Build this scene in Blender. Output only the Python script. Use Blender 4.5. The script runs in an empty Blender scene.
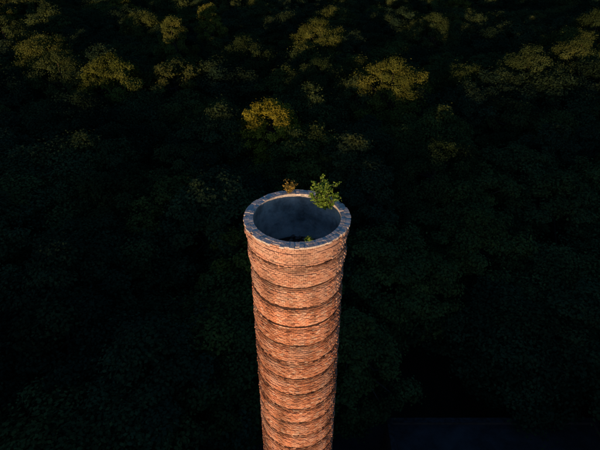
import bpy, math, random
import numpy as np
from mathutils import Vector, Matrix
random.seed(7); rng=np.random.default_rng(11)
sc=bpy.context.scene
COL=sc.collection
sc.view_settings.view_transform='Standard'; sc.view_settings.look='None'; sc.view_settings.exposure=0

# ------------------------------------------------------------ helpers
def new_obj(name, me, parent=None, loc=(0,0,0)):
    o=bpy.data.objects.new(name, me); COL.objects.link(o); o.location=loc
    if parent: o.parent=parent
    return o
def empty(name, loc=(0,0,0)):
    o=bpy.data.objects.new(name,None); o.empty_display_size=1; COL.objects.link(o); o.location=loc; return o
def quads_mesh(name, V, mats, midx=None, col=None, smooth=False):
    """V: (N,4,3) independent quads; col (N,3)"""
    n=len(V); me=bpy.data.meshes.new(name)
    me.vertices.add(n*4); me.vertices.foreach_set('co', np.ascontiguousarray(V,dtype=np.float32).ravel())
    me.loops.add(n*4); me.loops.foreach_set('vertex_index', np.arange(n*4,dtype=np.int32))
    me.polygons.add(n); me.polygons.foreach_set('loop_start', np.arange(0,n*4,4,dtype=np.int32))
    me.polygons.foreach_set('loop_total', np.full(n,4,dtype=np.int32))
    if midx is not None: me.polygons.foreach_set('material_index', np.asarray(midx,dtype=np.int32))
    for m in mats: me.materials.append(m)
    me.update(calc_edges=True)
    if col is not None:
        a=me.color_attributes.new('tint','FLOAT_COLOR','POINT')
        c=np.ones((n,4,4),dtype=np.float32); c[:,:,:3]=np.asarray(col)[:,None,:]
        a.data.foreach_set('color', c.ravel())
    return me
def tube_quads(p0,p1,r0,r1,seg=7):
    p0=np.array(p0,float);p1=np.array(p1,float);d=p1-p0;d/=np.linalg.norm(d)+1e-9
    a=np.cross(d,[0,0,1.0]) if abs(d[2])<.9 else np.cross(d,[1.0,0,0]); a/=np.linalg.norm(a); b=np.cross(d,a)
    t=np.linspace(0,2*np.pi,seg+1)
    c=np.cos(t)[:,None]*a+np.sin(t)[:,None]*b
    A=p0+c*r0;B=p1+c*r1
    return np.stack([A[:-1],A[1:],B[1:],B[:-1]],axis=1)
def box_quads(x0,x1,y0,y1,z0,z1):
    p=lambda x,y,z:(x,y,z)
    return np.array([[p(x0,y0,z1),p(x1,y0,z1),p(x1,y1,z1),p(x0,y1,z1)],[p(x0,y0,z0),p(x0,y1,z0),p(x1,y1,z0),p(x1,y0,z0)],
     [p(x0,y0,z0),p(x1,y0,z0),p(x1,y0,z1),p(x0,y0,z1)],[p(x1,y1,z0),p(x0,y1,z0),p(x0,y1,z1),p(x1,y1,z1)],
     [p(x0,y1,z0),p(x0,y0,z0),p(x0,y0,z1),p(x0,y1,z1)],[p(x1,y0,z0),p(x1,y1,z0),p(x1,y1,z1),p(x1,y0,z1)]],float)
def lathe(name, prof, seg, mat, parent=None, smooth=True, jitter=0):
    vs=[];fs=[]
    for r,z in prof:
        for k in range(seg):
            a=2*math.pi*k/seg; rr=r+random.uniform(-jitter,jitter)
            vs.append((rr*math.cos(a),rr*math.sin(a),z))
    for i in range(len(prof)-1):
        for k in range(seg):
            k2=(k+1)%seg
            fs.append((i*seg+k,i*seg+k2,(i+1)*seg+k2,(i+1)*seg+k))
    me=bpy.data.meshes.new(name); me.from_pydata(vs,[],fs); me.materials.append(mat)
    if smooth:
        me.polygons.foreach_set('use_smooth',[True]*len(fs))
    return new_obj(name,me,parent)

# ------------------------------------------------------------ materials
def base_mat(name, rough=0.9):
    m=bpy.data.materials.new(name); m.use_nodes=True; nt=m.node_tree
    b=nt.nodes['Principled BSDF']; b.inputs['Roughness'].default_value=rough
    if 'Specular IOR Level' in b.inputs: b.inputs['Specular IOR Level'].default_value=0.25
    return m,nt,b
def noise_mat(name, c1, c2, scale, rough=0.9, bump=0.0, c3=None, bscale=None):
    m,nt,b=base_mat(name,rough); N=nt.nodes;L=nt.links
    tc=N.new('ShaderNodeTexCoord'); n=N.new('ShaderNodeTexNoise'); n.inputs['Scale'].default_value=scale; n.inputs['Detail'].default_value=8; n.inputs['Roughness'].default_value=.65
    L.new(tc.outputs['Object'],n.inputs['Vector'])
    r=N.new('ShaderNodeValToRGB'); r.color_ramp.elements[0].position=.35; r.color_ramp.elements[0].color=(*c1,1)
    r.color_ramp.elements[1].position=.65; r.color_ramp.elements[1].color=(*c2,1)
    if c3:
        e=r.color_ramp.elements.new(.52); e.color=(*c3,1)
    L.new(n.outputs['Fac'],r.inputs['Fac']); L.new(r.outputs['Color'],b.inputs['Base Color'])
    if bump:
        n2=N.new('ShaderNodeTexNoise'); n2.inputs['Scale'].default_value=bscale or scale*4; n2.inputs['Detail'].default_value=6
        L.new(tc.outputs['Object'],n2.inputs['Vector'])
        bp=N.new('ShaderNodeBump'); bp.inputs['Strength'].default_value=bump; bp.inputs['Distance'].default_value=.05
        L.new(n2.outputs['Fac'],bp.inputs['Height']); L.new(bp.outputs['Normal'],b.inputs['Normal'])
    return m
def tint_mat(name, rough=.9, nscale=30, lo=.75, hi=1.2, bump=0):
    m,nt,b=base_mat(name,rough); N=nt.nodes;L=nt.links
    at=N.new('ShaderNodeAttribute'); at.attribute_name='tint'
    tc=N.new('ShaderNodeTexCoord'); n=N.new('ShaderNodeTexNoise'); n.inputs['Scale'].default_value=nscale; n.inputs['Detail'].default_value=6
    L.new(tc.outputs['Object'],n.inputs['Vector'])
    mr=N.new('ShaderNodeMapRange'); mr.inputs['From Min'].default_value=.3; mr.inputs['From Max'].default_value=.7
    mr.inputs['To Min'].default_value=lo; mr.inputs['To Max'].default_value=hi
    L.new(n.outputs['Fac'],mr.inputs['Value'])
    mx=N.new('ShaderNodeVectorMath'); mx.operation='SCALE'
    L.new(at.outputs['Color'],mx.inputs[0]); L.new(mr.outputs['Result'],mx.inputs['Scale'])
    L.new(mx.outputs[0],b.inputs['Base Color'])
    if bump:
        bp=N.new('ShaderNodeBump'); bp.inputs['Strength'].default_value=bump; bp.inputs['Distance'].default_value=.01
        L.new(n.outputs['Fac'],bp.inputs['Height']); L.new(bp.outputs['Normal'],b.inputs['Normal'])
    return m
def leaf_mat(name, var=True):
    m=bpy.data.materials.new(name); m.use_nodes=True; nt=m.node_tree; N=nt.nodes;L=nt.links
    N.remove(N['Principled BSDF']); out=N['Material Output']
    at=N.new('ShaderNodeAttribute'); at.attribute_name='tint'
    oi=N.new('ShaderNodeObjectInfo')
    mx=N.new('ShaderNodeMixRGB'); mx.blend_type='MULTIPLY'; mx.inputs['Fac'].default_value=1
    rp=N.new('ShaderNodeValToRGB'); e=rp.color_ramp.elements
    e[0].position=0; e[0].color=(.42,.52,.62,1); e[1].position=1; e[1].color=(1.6,1.35,.85,1)
    k=e.new(.5); k.color=(.8,.86,.95,1)
    L.new(oi.outputs['Random'],rp.inputs['Fac'])
    L.new(at.outputs['Color'],mx.inputs['Color1'])
    if var: L.new(rp.outputs['Color'],mx.inputs['Color2'])
    else: mx.inputs['Color2'].default_value=(1,1,1,1)
    d=N.new('ShaderNodeBsdfDiffuse')
    L.new(mx.outputs[0],d.inputs['Color'])
    if var:
        L.new(d.outputs[0],out.inputs['Surface'])
    else:
        t=N.new('ShaderNodeBsdfTranslucent'); ms=N.new('ShaderNodeMixShader'); ms.inputs[0].default_value=.25
        L.new(mx.outputs[0],t.inputs['Color'])
        L.new(d.outputs[0],ms.inputs[1]); L.new(t.outputs[0],ms.inputs[2]); L.new(ms.outputs[0],out.inputs['Surface'])
    return m
M_brick=tint_mat('brick_fired',.88,22,.78,1.18,.5)
M_mortar=noise_mat('mortar',(.20,.13,.10),(.36,.26,.20),9,.95,.4)
M_cap=noise_mat('cement_wash',(.40,.37,.34),(.72,.69,.65),7,.9,.6,(.60,.57,.53),20)
M_lining=noise_mat('lime_render_lining',(.14,.14,.135),(.56,.54,.51),1.3,.9,.9,(.36,.355,.34),9)
M_hoop=noise_mat('rusty_iron',(.035,.022,.02),(.09,.045,.03),12,.7,.3)
M_dark_bed=noise_mat('dark_rubble',(.01,.01,.01),(.05,.05,.045),6,.95,.9)
M_bark=noise_mat('bark',(.05,.04,.03),(.10,.08,.06),5,.95,.6)
M_leaf=leaf_mat('foliage'); M_leafp=leaf_mat('plant_leaves',False)
M_ground=noise_mat('forest_floor',(.02,.022,.012),(.05,.045,.03),.35,.95,.7)
M_shade_ridge=noise_mat('shade_ridge_foliage',(.03,.045,.018),(.07,.08,.03),.2,.95,.9)
M_roof=noise_mat('bitumen_roof',(.012,.013,.014),(.050,.051,.053),.45,.95,.8)
M_wall=noise_mat('building_brick',(.08,.045,.035),(.15,.08,.06),2.5,.9,.5)
M_glass,_nt,_b=base_mat('dark_glass',.35); _b.inputs['Base Color'].default_value=(.02,.025,.03,1)
M_metal=noise_mat('weathered_zinc',(.012,.012,.012),(.045,.045,.046),3,.9,.1)
M_asph=noise_mat('asphalt',(.025,.025,.026),(.07,.07,.073),.5,.9,.4)

# ------------------------------------------------------------ chimney
H=36.0; RIN=1.46; BAND=.92; HB=.80
def outer_r(h):
    if h<0.42: r=1.75
    elif h<2.0:
        r=1.710-.125*min(1,(h-.42)/1.4)
    else: r=1.585+.0030*(h-2.3)
    if h>HB:
        f=((h-HB)%BAND)/BAND
        r+=.075*(math.sin(math.pi*min(1,f*1.06))**.55)*(.6+.4*f)
    return r
chim=empty('brick_chimney')
bq=[];bc=[]
from mathutils import noise as mn
course=.079; nb=78; ncourse=int((H-.02)/course)
base_cols=np.array([[.48,.22,.125],[.53,.265,.165],[.42,.18,.105],[.57,.33,.22],[.26,.115,.075],[.60,.42,.31]])
wts=np.array([.29,.28,.18,.13,.05,.07])
for i in range(ncourse):
    h=i*course; z1=H-h-.007; z0=H-h-course+.007
    r=outer_r(h+course*.5); off=.5*(i%2)+rng.normal(0,.03)
    rj_course=rng.normal(0,.006)
    for k in range(nb):
        if h>.5 and random.random()<.008: continue
        a0=2*math.pi*(k+off+.05)/nb; a1=2*math.pi*(k+off+.95)/nb
        rr=r+rj_course+rng.normal(0,.009)
        ra=rr+rng.normal(0,.005); rb=rr+rng.normal(0,.005); ri=r-.10
        ca0,sa0,ca1,sa1=math.cos(a0),math.sin(a0),math.cos(a1),math.sin(a1)
        ac=(a0+a1)/2
        zj=rng.normal(0,.003)+.014*math.sin(ac*2+h*.4)+.010*math.sin(ac*5+h); zz0=z0+zj; zz1=z1+zj
        A=(ra*ca0,ra*sa0);B=(rb*ca1,rb*sa1);C=(ri*ca1,ri*sa1);D=(ri*ca0,ri*sa0)
        bq+= [[(A[0],A[1],zz0),(B[0],B[1],zz0),(B[0],B[1],zz1),(A[0],A[1],zz1)],
              [(A[0],A[1],zz1),(B[0],B[1],zz1),(C[0],C[1],zz1),(D[0],D[1],zz1)],
              [(D[0],D[1],zz0),(C[0],C[1],zz0),(B[0],B[1],zz0),(A[0],A[1],zz0)],
              [(D[0],D[1],zz0),(A[0],A[1],zz0),(A[0],A[1],zz1),(D[0],D[1],zz1)],
              [(B[0],B[1],zz0),(C[0],C[1],zz0),(C[0],C[1],zz1),(B[0],B[1],zz1)]]
        c=base_cols[rng.choice(6,p=wts)].copy()
        n1=mn.noise(Vector((math.cos(ac)*1.6,math.sin(ac)*1.6,h*.8)))
        n2=mn.noise(Vector((math.cos(ac)*4+9,math.sin(ac)*4,h*.35)))
        n3=mn.noise(Vector((math.cos(ac)*3-5,math.sin(ac)*3,h*2.2)))
        c*=1+.5*n1
        c*= 1-.7*max(0,n2)
        bl=max(0,min(1,(3.0-h)/3.0))*.5+max(0,-n2-.08)*.8+max(0,n3-.15)*.7
        bl=min(.72,bl)
        c=c*(1-bl)+np.array([.52,.38,.31])*bl
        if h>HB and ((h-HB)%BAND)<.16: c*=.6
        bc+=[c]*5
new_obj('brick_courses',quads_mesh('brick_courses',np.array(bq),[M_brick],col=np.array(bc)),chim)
prof=[(outer_r(i*.08)-.027,H-.02-i*.08) for i in range(int(H/.08))]+[(1.9,0)]
lathe('mortar_joints',prof,96,M_mortar,chim)
# coping: rim bricks under a worn cement wash
cq=[]
for (ra,rb,n,off,top) in ((RIN+.003,1.60,62,0,.030),(1.603,1.775,72,.5,.027)):
    for k in range(n):
        a0=2*math.pi*(k+off+.015)/n;a1=2*math.pi*(k+off+.985)/n
        t=H+top+rng.normal(0,.005); o=rb+rng.normal(0,.010)
        if random.random()<.05: t-=.03
        if random.random()<.04 and ra>1.6: o-=.06
        P=[(ra*math.cos(a0),ra*math.sin(a0)),(o*math.cos(a0),o*math.sin(a0)),(o*math.cos(a1),o*math.sin(a1)),(ra*math.cos(a1),ra*math.sin(a1))]
        zb=H-.04
        cq.append([(x,y,t) for x,y in P])
        for j in range(4):
            p,q=P[j],P[(j+1)%4]; cq.append([(p[0],p[1],zb),(q[0],q[1],zb),(q[0],q[1],t),(p[0],p[1],t)])
new_obj('rim_coping',quads_mesh('rim_coping',np.array(cq),[M_cap]),chim)
lathe('coping_mortar',[(RIN,H-.05),(RIN,H+.020),(1.70,H+.016),(1.70,H-.03)],96,M_cap,chim,False)
# lining
lathe('flue_lining',[(RIN,H+.01),(RIN-.01,H-.4),(RIN-.005,H-.9),(RIN-.02,H-1.5),(RIN-.12,H-1.58),(RIN-.13,H-2.4),(RIN-.15,H-2.45),(RIN-.15,H-9),(RIN-.15,H-20)],96,M_lining,chim,True,.008)
lathe('dark_bed',[(RIN-.10,H-1.75),(.9,H-1.65),(.4,H-1.58),(.01,H-1.6)],48,M_dark_bed,chim,False,.05)  # near-black rubble bed across the flue
rq=[]
for k in range(130):
    a=random.uniform(0,6.28);r=random.uniform(.1,1.25); s=random.uniform(.03,.1)
    x,y=r*math.cos(a),r*math.sin(a); b=box_quads(-s,s,-s*.6,s*.6,-s*.4,s*.4).reshape(-1,3)
    Rm=np.array(Matrix.Rotation(random.uniform(0,3),3,'Z')@Matrix.Rotation(random.uniform(-.5,.5),3,'X'))
    rq.append((b@Rm.T+[x,y,H-1.59-.1*max(0,r-.6)]).reshape(-1,4,3))
rq=np.concatenate(rq); new_obj('fallen_rubble',quads_mesh('fallen_rubble',rq,[M_brick],col=np.tile([.22,.18,.16],(len(rq),1))),chim)
# iron hoops
hq=[]
h=HB
while h<H-2:
    ro=outer_r(h+.001)+.022; n=96; z=H-h
    for k in range(n):
        a0=2*math.pi*k/n;a1=2*math.pi*(k+1)/n
        w=.026
        dz0=.018*math.sin(a0*2+h)+.01*math.sin(a0*5+h*3);dz1=.018*math.sin(a1*2+h)+.01*math.sin(a1*5+h*3)
        p=lambda a,r,zz:(r*math.cos(a),r*math.sin(a),zz)
        hq+=[[p(a0,ro,z-w+dz0),p(a1,ro,z-w+dz1),p(a1,ro,z+w+dz1),p(a0,ro,z+w+dz0)],
             [p(a0,ro,z+w+dz0),p(a1,ro,z+w+dz1),p(a1,ro-.05,z+w+dz1),p(a0,ro-.05,z+w+dz0)],
             [p(a0,ro-.05,z-w+dz0),p(a1,ro-.05,z-w+dz1),p(a1,ro,z-w+dz1),p(a0,ro,z-w+dz0)]]
    for q in range(4):
        a=q*math.pi/2+h*.7; c,s=math.cos(a),math.sin(a)
        b=box_quads(ro-.01,ro+.035,-.045,.045,z-.04,z+.04).reshape(-1,3)
        hq+= list((b@np.array([[c,-s,0],[s,c,0],[0,0,1]]).T).reshape(-1,4,3))
    h+=BAND
new_obj('iron_hoops',quads_mesh('iron_hoops',np.array(hq),[M_hoop]),chim)

# ------------------------------------------------------------ small plants on the rim
def leaf_cloud(P, Nrm, size, aspect=1.6):
    n=len(P); Nrm=Nrm/np.linalg.norm(Nrm,axis=1)[:,None]
    t=rng.normal(size=(n,3)); t-= (t*Nrm).sum(1)[:,None]*Nrm; t/=np.linalg.norm(t,axis=1)[:,None]
    b=np.cross(Nrm,t); s=size*rng.uniform(.6,1.3,n)[:,None]
    return np.stack([P-t*s*.5*aspect, P+b*s*.5, P+t*s*.5*aspect, P-b*s*.5],axis=1)
def plant(name, loc, height, spread, nst, nleaf, lsize, c1, c2, lean=(0,0)):
    Q=[];C=[];MI=[]
    for s in range(nst):
        a=s*6.28/nst+random.uniform(-.4,.4); sp=spread*random.uniform(.3,1); hh=height*random.uniform(.55,1)
        pts=[np.array([0,0,0.])]
        tip=np.array([math.cos(a)*sp+lean[0]*hh,math.sin(a)*sp+lean[1]*hh,hh])
        for j in range(1,6):
            f=j/5; pts.append(tip*np.array([f**1.2,f**1.2,f**.85])+rng.normal(0,.012,3))
        for j in range(5):
            q=tube_quads(pts[j],pts[j+1],.012*(1-j/6),.012*(1-(j+1)/6),5); Q.append(q);C+= [[.12,.08,.05]]*len(q);MI+=[0]*len(q)
        for j in range(1,6):
            for w in range(3):
                d=rng.normal(size=3); d[2]=abs(d[2])*.5; d/=np.linalg.norm(d); L=spread*.45*random.uniform(.4,1)
                e=pts[j]+d*L; q=tube_quads(pts[j],e,.005,.002,4);Q.append(q);C+=[[.12,.09,.05]]*len(q);MI+=[0]*len(q)
                m=max(2,nleaf//(nst*15)); f=rng.uniform(.25,1.05,m)[:,None]
                P=pts[j]+(e-pts[j])*f+rng.normal(0,lsize*.5,(m,3))
                nn=rng.normal(size=(m,3))+[0,-.2,1.0]
                q=leaf_cloud(P,nn,lsize); Q.append(q); t=rng.uniform(0,1,m)[:,None]; C+=list(np.array(c1)*(1-t)+np.array(c2)*t); MI+=[1]*m
    me=quads_mesh(name,np.concatenate(Q),[M_bark,M_leafp],MI,np.array(C))
    return new_obj(name,me,None,loc)
plant('birch_sapling',(.98,.84,H-.26),1.18,.66,14,1500,.058,(.10,.21,.03),(.22,.34,.06),(-.10,-.28))
plant('rim_shrub',(-.26,1.56,H+.02),.38,.28,8,380,.045,(.28,.20,.04),(.40,.31,.07))
plant('fern_plant',(.34,-1.36,H-.12),.22,.18,6,180,.05,(.14,.26,.03),(.24,.34,.06),(0,.35))
plant('weed_plant',(.82,1.30,H+.02),.12,.16,4,90,.035,(.14,.18,.04),(.22,.24,.06))
# ------------------------------------------------------------ trees
def make_tree(name, Ht, Rc, style, seed, nleaf=26000, lsize=.25, tint=(.030,.056,.025), tint2=(.056,.080,.027)):
    g=np.random.default_rng(seed); rnd=random.Random(seed)
    nleaf=int(nleaf*1.3)
    Q=[];C=[];MI=[]
    def addt(q,c=(.1,.08,.06)): Q.append(q);C.extend([c]*len(q));MI.extend([0]*len(q))
    bend=g.normal(0,.4,2); zc=Ht*(.60 if style!='tall' else .52)
    ps=[np.array([bend[0]*math.sin(f*2),bend[1]*math.sin(f*2.3),Ht*.88*f]) for f in np.linspace(0,1,8)]
    r0=.30+Ht*.008
    for j in range(7): addt(tube_quads(ps[j],ps[j+1],r0*(1-j/7.6),r0*(1-(j+1)/7.6),8))
    nc={'round':78,'wide':92,'tall':70,'loose':64}[style]
    a_z={'round':Ht*.40,'wide':Ht*.36,'tall':Ht*.48,'loose':Ht*.40}[style]
    lobes=g.uniform(.0,6.28,5)
    cen=[];rad=[]
    for k in range(nc):
        u=k/(nc-1); cz=1-1.45*u; 
        ang=k*2.399963+g.normal(0,.4); sr=math.sqrt(max(0,1-cz*cz))
        lob=1+.16*math.sin(3*ang+lobes[0])+.12*math.sin(5*ang+lobes[1])+.12*math.sin(4*cz*3+lobes[2])
        f=g.uniform(.66,1.04)*lob
        if style=='tall': sr*= (1-.35*max(0,cz))
        p=np.array([math.cos(ang)*sr*Rc*f, math.sin(ang)*sr*Rc*f, zc+cz*a_z*g.uniform(.78,1.02)])
        p[:2]+=bend
        cen.append(p); rad.append(g.uniform(.15,.28)*Rc*(1.0 if style!='loose' else .85))
    for k in range(0,nc,2):
        st=ps[rnd.randint(3,6)]; e=cen[k]; mid=(st+e)/2+np.array([0,0,-.4])+g.normal(0,.3,3)
        addt(tube_quads(st,mid,.13,.08,5)); addt(tube_quads(mid,e,.08,.03,5))
    w=np.array(rad)**2; w/=w.sum(); cnt=(w*nleaf).astype(int)
    for p,r,m in zip(cen,rad,cnt):
        v=g.normal(size=(m,3)); v/=np.linalg.norm(v,axis=1)[:,None]; v[:,2]=v[:,2]*.9+.1
        out=p-np.array([bend[0],bend[1],zc-1]); out/=np.linalg.norm(out)+1e-6
        ns=12
        sub=g.normal(size=(ns,3)); sub/=np.linalg.norm(sub,axis=1)[:,None]; sub*=g.uniform(.5,1.25,ns)[:,None]
        idx=g.integers(0,ns,m)
        rr=r*g.uniform(.15,1.0,m)**.5
        P=p+ (sub[idx]*r*.65+v*rr[:,None]*.5)*np.array([1.15,1.15,.8])
        ex=g.random(m)<.12
        P[ex]+= v[ex]*r*.4
        nn=v*.9+out*.5+g.normal(0,.5,(m,3))+[0,0,.35]
        q=leaf_cloud(P,nn,lsize,1.4)
        t=np.clip(g.normal(.4,.3)+g.normal(0,.25,m),0,1)[:,None]
        dk=g.uniform(.75,1.2)
        Q.append(q);C.extend(list((np.array(tint)*(1-t)+np.array(tint2)*t)*dk));MI.extend([1]*m)
    return quads_mesh(name,np.concatenate(Q),[M_bark,M_leaf],MI,np.array(C))
T=[make_tree('tree_mesh_a',18,6.2,'round',1,32000),
   make_tree('tree_mesh_b',17.5,7.6,'wide',2,42000),
   make_tree('tree_mesh_c',19,4.8,'tall',3,26000,.23,(.027,.052,.028),(.048,.070,.027)),
   make_tree('tree_mesh_d',17.0,5.8,'loose',4,26000,.24,(.038,.058,.020),(.072,.084,.022)),
   make_tree('tree_mesh_e',18,6.9,'round',5,37000,.25,(.025,.050,.025),(.046,.070,.025)),
   make_tree('tree_mesh_f',15.5,6.0,'wide',6,28000,.24),
   make_tree('tree_mesh_g',18,7.0,'wide',9,38000,.24,(.022,.043,.022),(.042,.062,.022))]
Y1=make_tree('tree_mesh_sun_tint',19.5,5.3,'round',21,40000,.18,(.10,.12,.02),(.15,.155,.028))  # feature trees: sunlight put into the leaf colour, yellower and brighter than the forest
Y2=make_tree('tree_mesh_pale',19.5,6.4,'wide',22,46000,.18,(.055,.078,.02),(.085,.10,.024))
Y3=make_tree('tree_mesh_poplar',20.5,4.2,'tall',23,34000,.18,(.072,.092,.02),(.115,.122,.025))
Y4=make_tree('tree_mesh_oak',19.5,7.2,'round',27,50000,.19,(.042,.065,.02),(.066,.084,.024))

feature=[
 (Y1,-35.5,76.5,1.12,.3),(Y2,-57,97,1.12,1.2),(Y1,-4.0,57,1.04,2.2),(Y3,-31,107,1.14,.4),(Y3,-25,127,1.12,1.5),
 (Y4,18,74,1.08,2.6),(Y2,32,80,1.02,.9),(Y4,46,82,1.08,1.1),(Y4,18.5,44,.95,3.9),(Y4,59,90,1.06,.2),(Y4,3.5,80,1.0,5.0),
 (Y2,66,108,1.08,2.0),(Y4,-74,112,1.10,4.0),(Y4,-48,84,1.02,3.3),(Y4,5,112,1.05,.6),(Y4,36,120,1.06,2.9),(Y4,-12,98,1.0,1.9),(Y2,-44,128,1.1,2.2),(Y4,80,122,1.08,.7)]
pos=[]
for me,x,y,s,r in feature:
    o=new_obj('broadleaf_tree',me,None,(x,y,0)); o.rotation_euler=(0,0,r); o.scale=(s,s,s); pos.append((x,y,5.6))
forest=empty('forest')
def blocked(x,y):
    if math.hypot(x,y)<6.8: return True
    if 3<x<31 and -12<y<15.5: return True
    return False
def place(x,y):
    me=T[rng.integers(0,7)]; s=rng.uniform(.80,1.10)
    if y<70: s=min(s,.97)
    if y<30: s=min(s,.93)
    if -12<y<21 and 1<x<38: s=min(s,.84)
    o=bpy.data.objects.new('tree',me); COL.objects.link(o); o.parent=forest
    o.location=(x,y,0); o.rotation_euler=(rng.normal(0,.03),rng.normal(0,.03),rng.uniform(0,6.28))
    a=rng.uniform(1.0,1.18)
    o.scale=(s*a,s*a*rng.uniform(.93,1.07),s*rng.uniform(.86,1.05))
step=8.7; cnt=0
y=-32.0; row=0
while y<225:
    hw=45+.72*max(0,y+15)
    x=-hw+(row%2)*step/2+rng.uniform(-2,2)
    st=step if y<150 else 9.5
    while x<hw:
        px=x+rng.uniform(-3.0,3.0);py=y+rng.uniform(-3.0,3.0)
        x+=st
        if blocked(px,py): continue
        if any((px-a)**2+(py-b)**2<c*c for a,b,c in pos): continue
        place(px,py); cnt+=1
    y+=st*.87; row+=1
print('trees',cnt)

# ------------------------------------------------------------ sun / sky
AZ=math.radians(-19); EL=math.radians(2.3)
sx,sy=math.sin(AZ),-math.cos(AZ)
sun=bpy.data.lights.new('sun','SUN'); sun.energy=5.0; sun.angle=math.radians(.5); sun.color=(1.0,.60,.33)
so=bpy.data.objects.new('sun',sun); COL.objects.link(so)
d=Vector((-sx*math.cos(EL),-sy*math.cos(EL),-math.sin(EL)))
so.rotation_euler=d.to_track_quat('-Z','Y').to_euler(); so.location=(-60,-120,80)
w=bpy.data.worlds.new('World'); sc.world=w; w.use_nodes=True
nt=w.node_tree; sky=nt.nodes.new('ShaderNodeTexSky'); sky.sky_type='NISHITA'; sky.sun_disc=False
sky.sun_elevation=EL; sky.sun_rotation=math.pi-AZ; sky.altitude=100; sky.air_density=1; sky.dust_density=.4; sky.ozone_density=3.6
bg=nt.nodes['Background']; bg.inputs['Strength'].default_value=.25
nt.links.new(sky.outputs[0],bg.inputs['Color'])

# ------------------------------------------------------------ ground and an unseen ridge added behind the camera to shade the trees
n=60
me=bpy.data.meshes.new('ground'); vs=[];fs=[]
S=3000
for j in range(n+1):
    for i in range(n+1):
        X=((i/n)*2-1);Yy=((j/n)*2-1); X=math.copysign(abs(X)**2.2,X)*S;Yy=math.copysign(abs(Yy)**2.2,Yy)*S
        vs.append((X,Yy,0))
for j in range(n):
    for i in range(n): fs.append((j*(n+1)+i,j*(n+1)+i+1,(j+1)*(n+1)+i+1,(j+1)*(n+1)+i))
me.from_pydata(vs,[],fs); me.materials.append(M_ground); new_obj('ground',me)
D=260.0
crest=21.0+math.tan(EL)*D
vs=[];fs=[];NU=160;NV=30
for i in range(NU+1):
    u=(i/NU-.5)*900
    ht=crest-1.0+1.1*mn.noise(Vector((u*.02,3,0)))+.9*mn.noise(Vector((u*.09,7,0)))+max(-50,min(50,u+15))*.018
    for j in range(NV+1):
        v=(j/NV)*2-1; z=max(0,ht*(math.cos(v*math.pi/2)**1.3))+ (mn.noise(Vector((u*.15,v*9,2)))*1.2 if abs(v)<.97 and abs(v)>.06 else 0)
        if j in (0,NV): z=-.5
        dd=D+v*75
        vs.append((sx*dd - sy*u*1.0, sy*dd + sx*u, z))
for i in range(NU):
    for j in range(NV):
        a=i*(NV+1)+j; fs.append((a,a+NV+1,a+NV+2,a+1))
me=bpy.data.meshes.new('shade_ridge'); me.from_pydata(vs,[],fs); me.materials.append(M_shade_ridge); me.polygons.foreach_set('use_smooth',[True]*len(fs)); new_obj('shade_ridge',me)

# ------------------------------------------------------------ factory building beside the chimney
fb=empty('factory_building')
def part(name,quads,mat): new_obj(name,quads_mesh(name,np.concatenate(quads) if isinstance(quads,list) else quads,[mat]),fb)
bx0,bx1,by0,by1,bh=8.0,27.0,-9.0,12.5,6.0
part('walls',[box_quads(bx0,bx1,by0,by0+.35,0,bh),box_quads(bx0,bx1,by1-.35,by1,0,bh),box_quads(bx0,bx0+.35,by0+.35,by1-.35,0,bh),box_quads(bx1-.35,bx1,by0+.35,by1-.35,0,bh)],M_wall)
part('roof_deck',box_quads(bx0+.36,bx1-.36,by0+.36,by1-.36,bh-.7,bh-.35),M_roof)
cp=[box_quads(bx0-.06,bx1+.06,by0-.06,by0+.4,bh+.002,bh+.09),box_quads(bx0-.06,bx1+.06,by1-.4,by1+.06,bh+.002,bh+.09),box_quads(bx0-.06,bx0+.4,by0+.41,by1-.41,bh+.002,bh+.09),box_quads(bx1-.4,bx1+.06,by0+.41,by1-.41,bh+.002,bh+.09)]
part('parapet_coping',cp,M_metal)
sk=[];gl=[]
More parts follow.
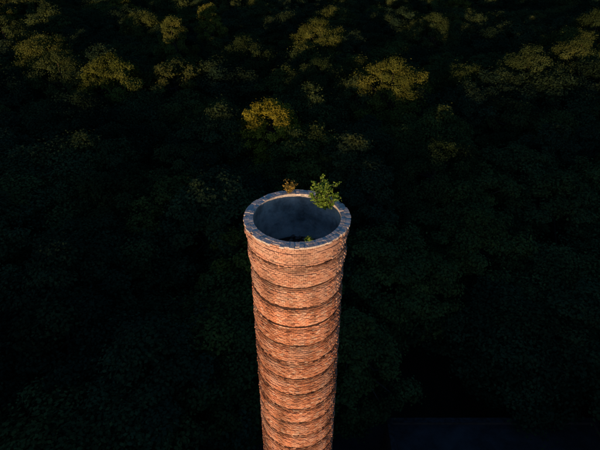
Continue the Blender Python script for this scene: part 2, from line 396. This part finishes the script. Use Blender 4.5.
for k in range(3):
    yy=by0+3.0+k*6.3
    x0,x1=bx0+3,bx1-3; zb=bh-.348
    sk.append(box_quads(x0,x1,yy,yy+.15,zb,zb+.35)); sk.append(box_quads(x0,x1,yy+1.85,yy+2,zb,zb+.35))
    sk.append(box_quads(x0,x0+.12,yy+.151,yy+1.849,zb,zb+.35));sk.append(box_quads(x1-.12,x1,yy+.151,yy+1.849,zb,zb+.35))
    zt=zb+.36
    gl.append(np.array([[(x0,yy,zt),(x1,yy,zt),(x1,yy+1,zt+.7),(x0,yy+1,zt+.7)],[(x0,yy+1,zt+.7),(x1,yy+1,zt+.7),(x1,yy+2,zt),(x0,yy+2,zt)],
      [(x0,yy,zt),(x0,yy+1,zt+.7),(x0,yy+2,zt),(x0,yy+1,zt)],[(x1,yy,zt),(x1,yy+1,zt),(x1,yy+2,zt),(x1,yy+1,zt+.7)]],float))
    x=x0+1.2
    while x<x1:
        sk.append(tube_quads((x,yy,zt+.02),(x,yy+1,zt+.72),.03,.03,4)); sk.append(tube_quads((x,yy+1,zt+.72),(x,yy+2,zt+.02),.03,.03,4)); x+=1.2
part('skylight_frames',sk,M_metal); part('skylight_glass',gl,M_glass)
vt=[]
for (x,y) in ((10,0),(25.0,4)):
    vt.append(box_quads(x-.35,x+.35,y-.35,y+.35,bh-.348,bh+.5)); vt.append(box_quads(x-.5,x+.5,y-.5,y+.5,bh+.52,bh+.6)); vt.append(tube_quads((x+1,y,bh-.34),(x+1,y,bh+.8),.12,.12,10))
part('roof_vents',vt,M_metal)
wn=[];wf=[]
for k in range(6):
    y=by0+1.2+k*3.3
    for xw,sg in ((bx0,-1),(bx1,1)):
        a,b=(xw-.03,xw-.004) if sg<0 else (xw+.004,xw+.03)
        wn.append(box_quads(a,b,y,y+1.6,1.6,4.4))
        a2,b2=(xw-.08,xw-.033) if sg<0 else (xw+.033,xw+.08)
        for yy in (y-.08,y+.77,y+1.6): wf.append(box_quads(a2,b2,yy,yy+.08,1.6,4.4))
        for zz in (1.52,2.96,4.4): wf.append(box_quads(a2-.003,b2+.003,y-.08,y+1.68,zz,zz+.08))
for k in range(5):
    x=bx0+1.2+k*3.6
    wn.append(box_quads(x,x+1.6,by0-.03,by0-.004,1.6,4.4)); wn.append(box_quads(x,x+1.6,by1+.004,by1+.03,1.6,4.4))
part('window_glass',wn,M_glass); part('window_frames',wf,M_metal)
yard=np.array([[(-5,-14,.004),(32,-14,.004),(32,16,.004),(-5,16,.004)]],float)
new_obj('yard_pavement',quads_mesh('yard_pavement',yard,[M_asph]))

# ------------------------------------------------------------ camera
cam=bpy.data.cameras.new('camera'); co=bpy.data.objects.new('camera',cam); COL.objects.link(co)
co.location=(.10,-13.17,H+8.55); co.rotation_euler=(math.radians(90-34),0,0)
cam.sensor_width=36; cam.lens=28.3; cam.clip_start=.1; cam.clip_end=6000
sc.camera=co
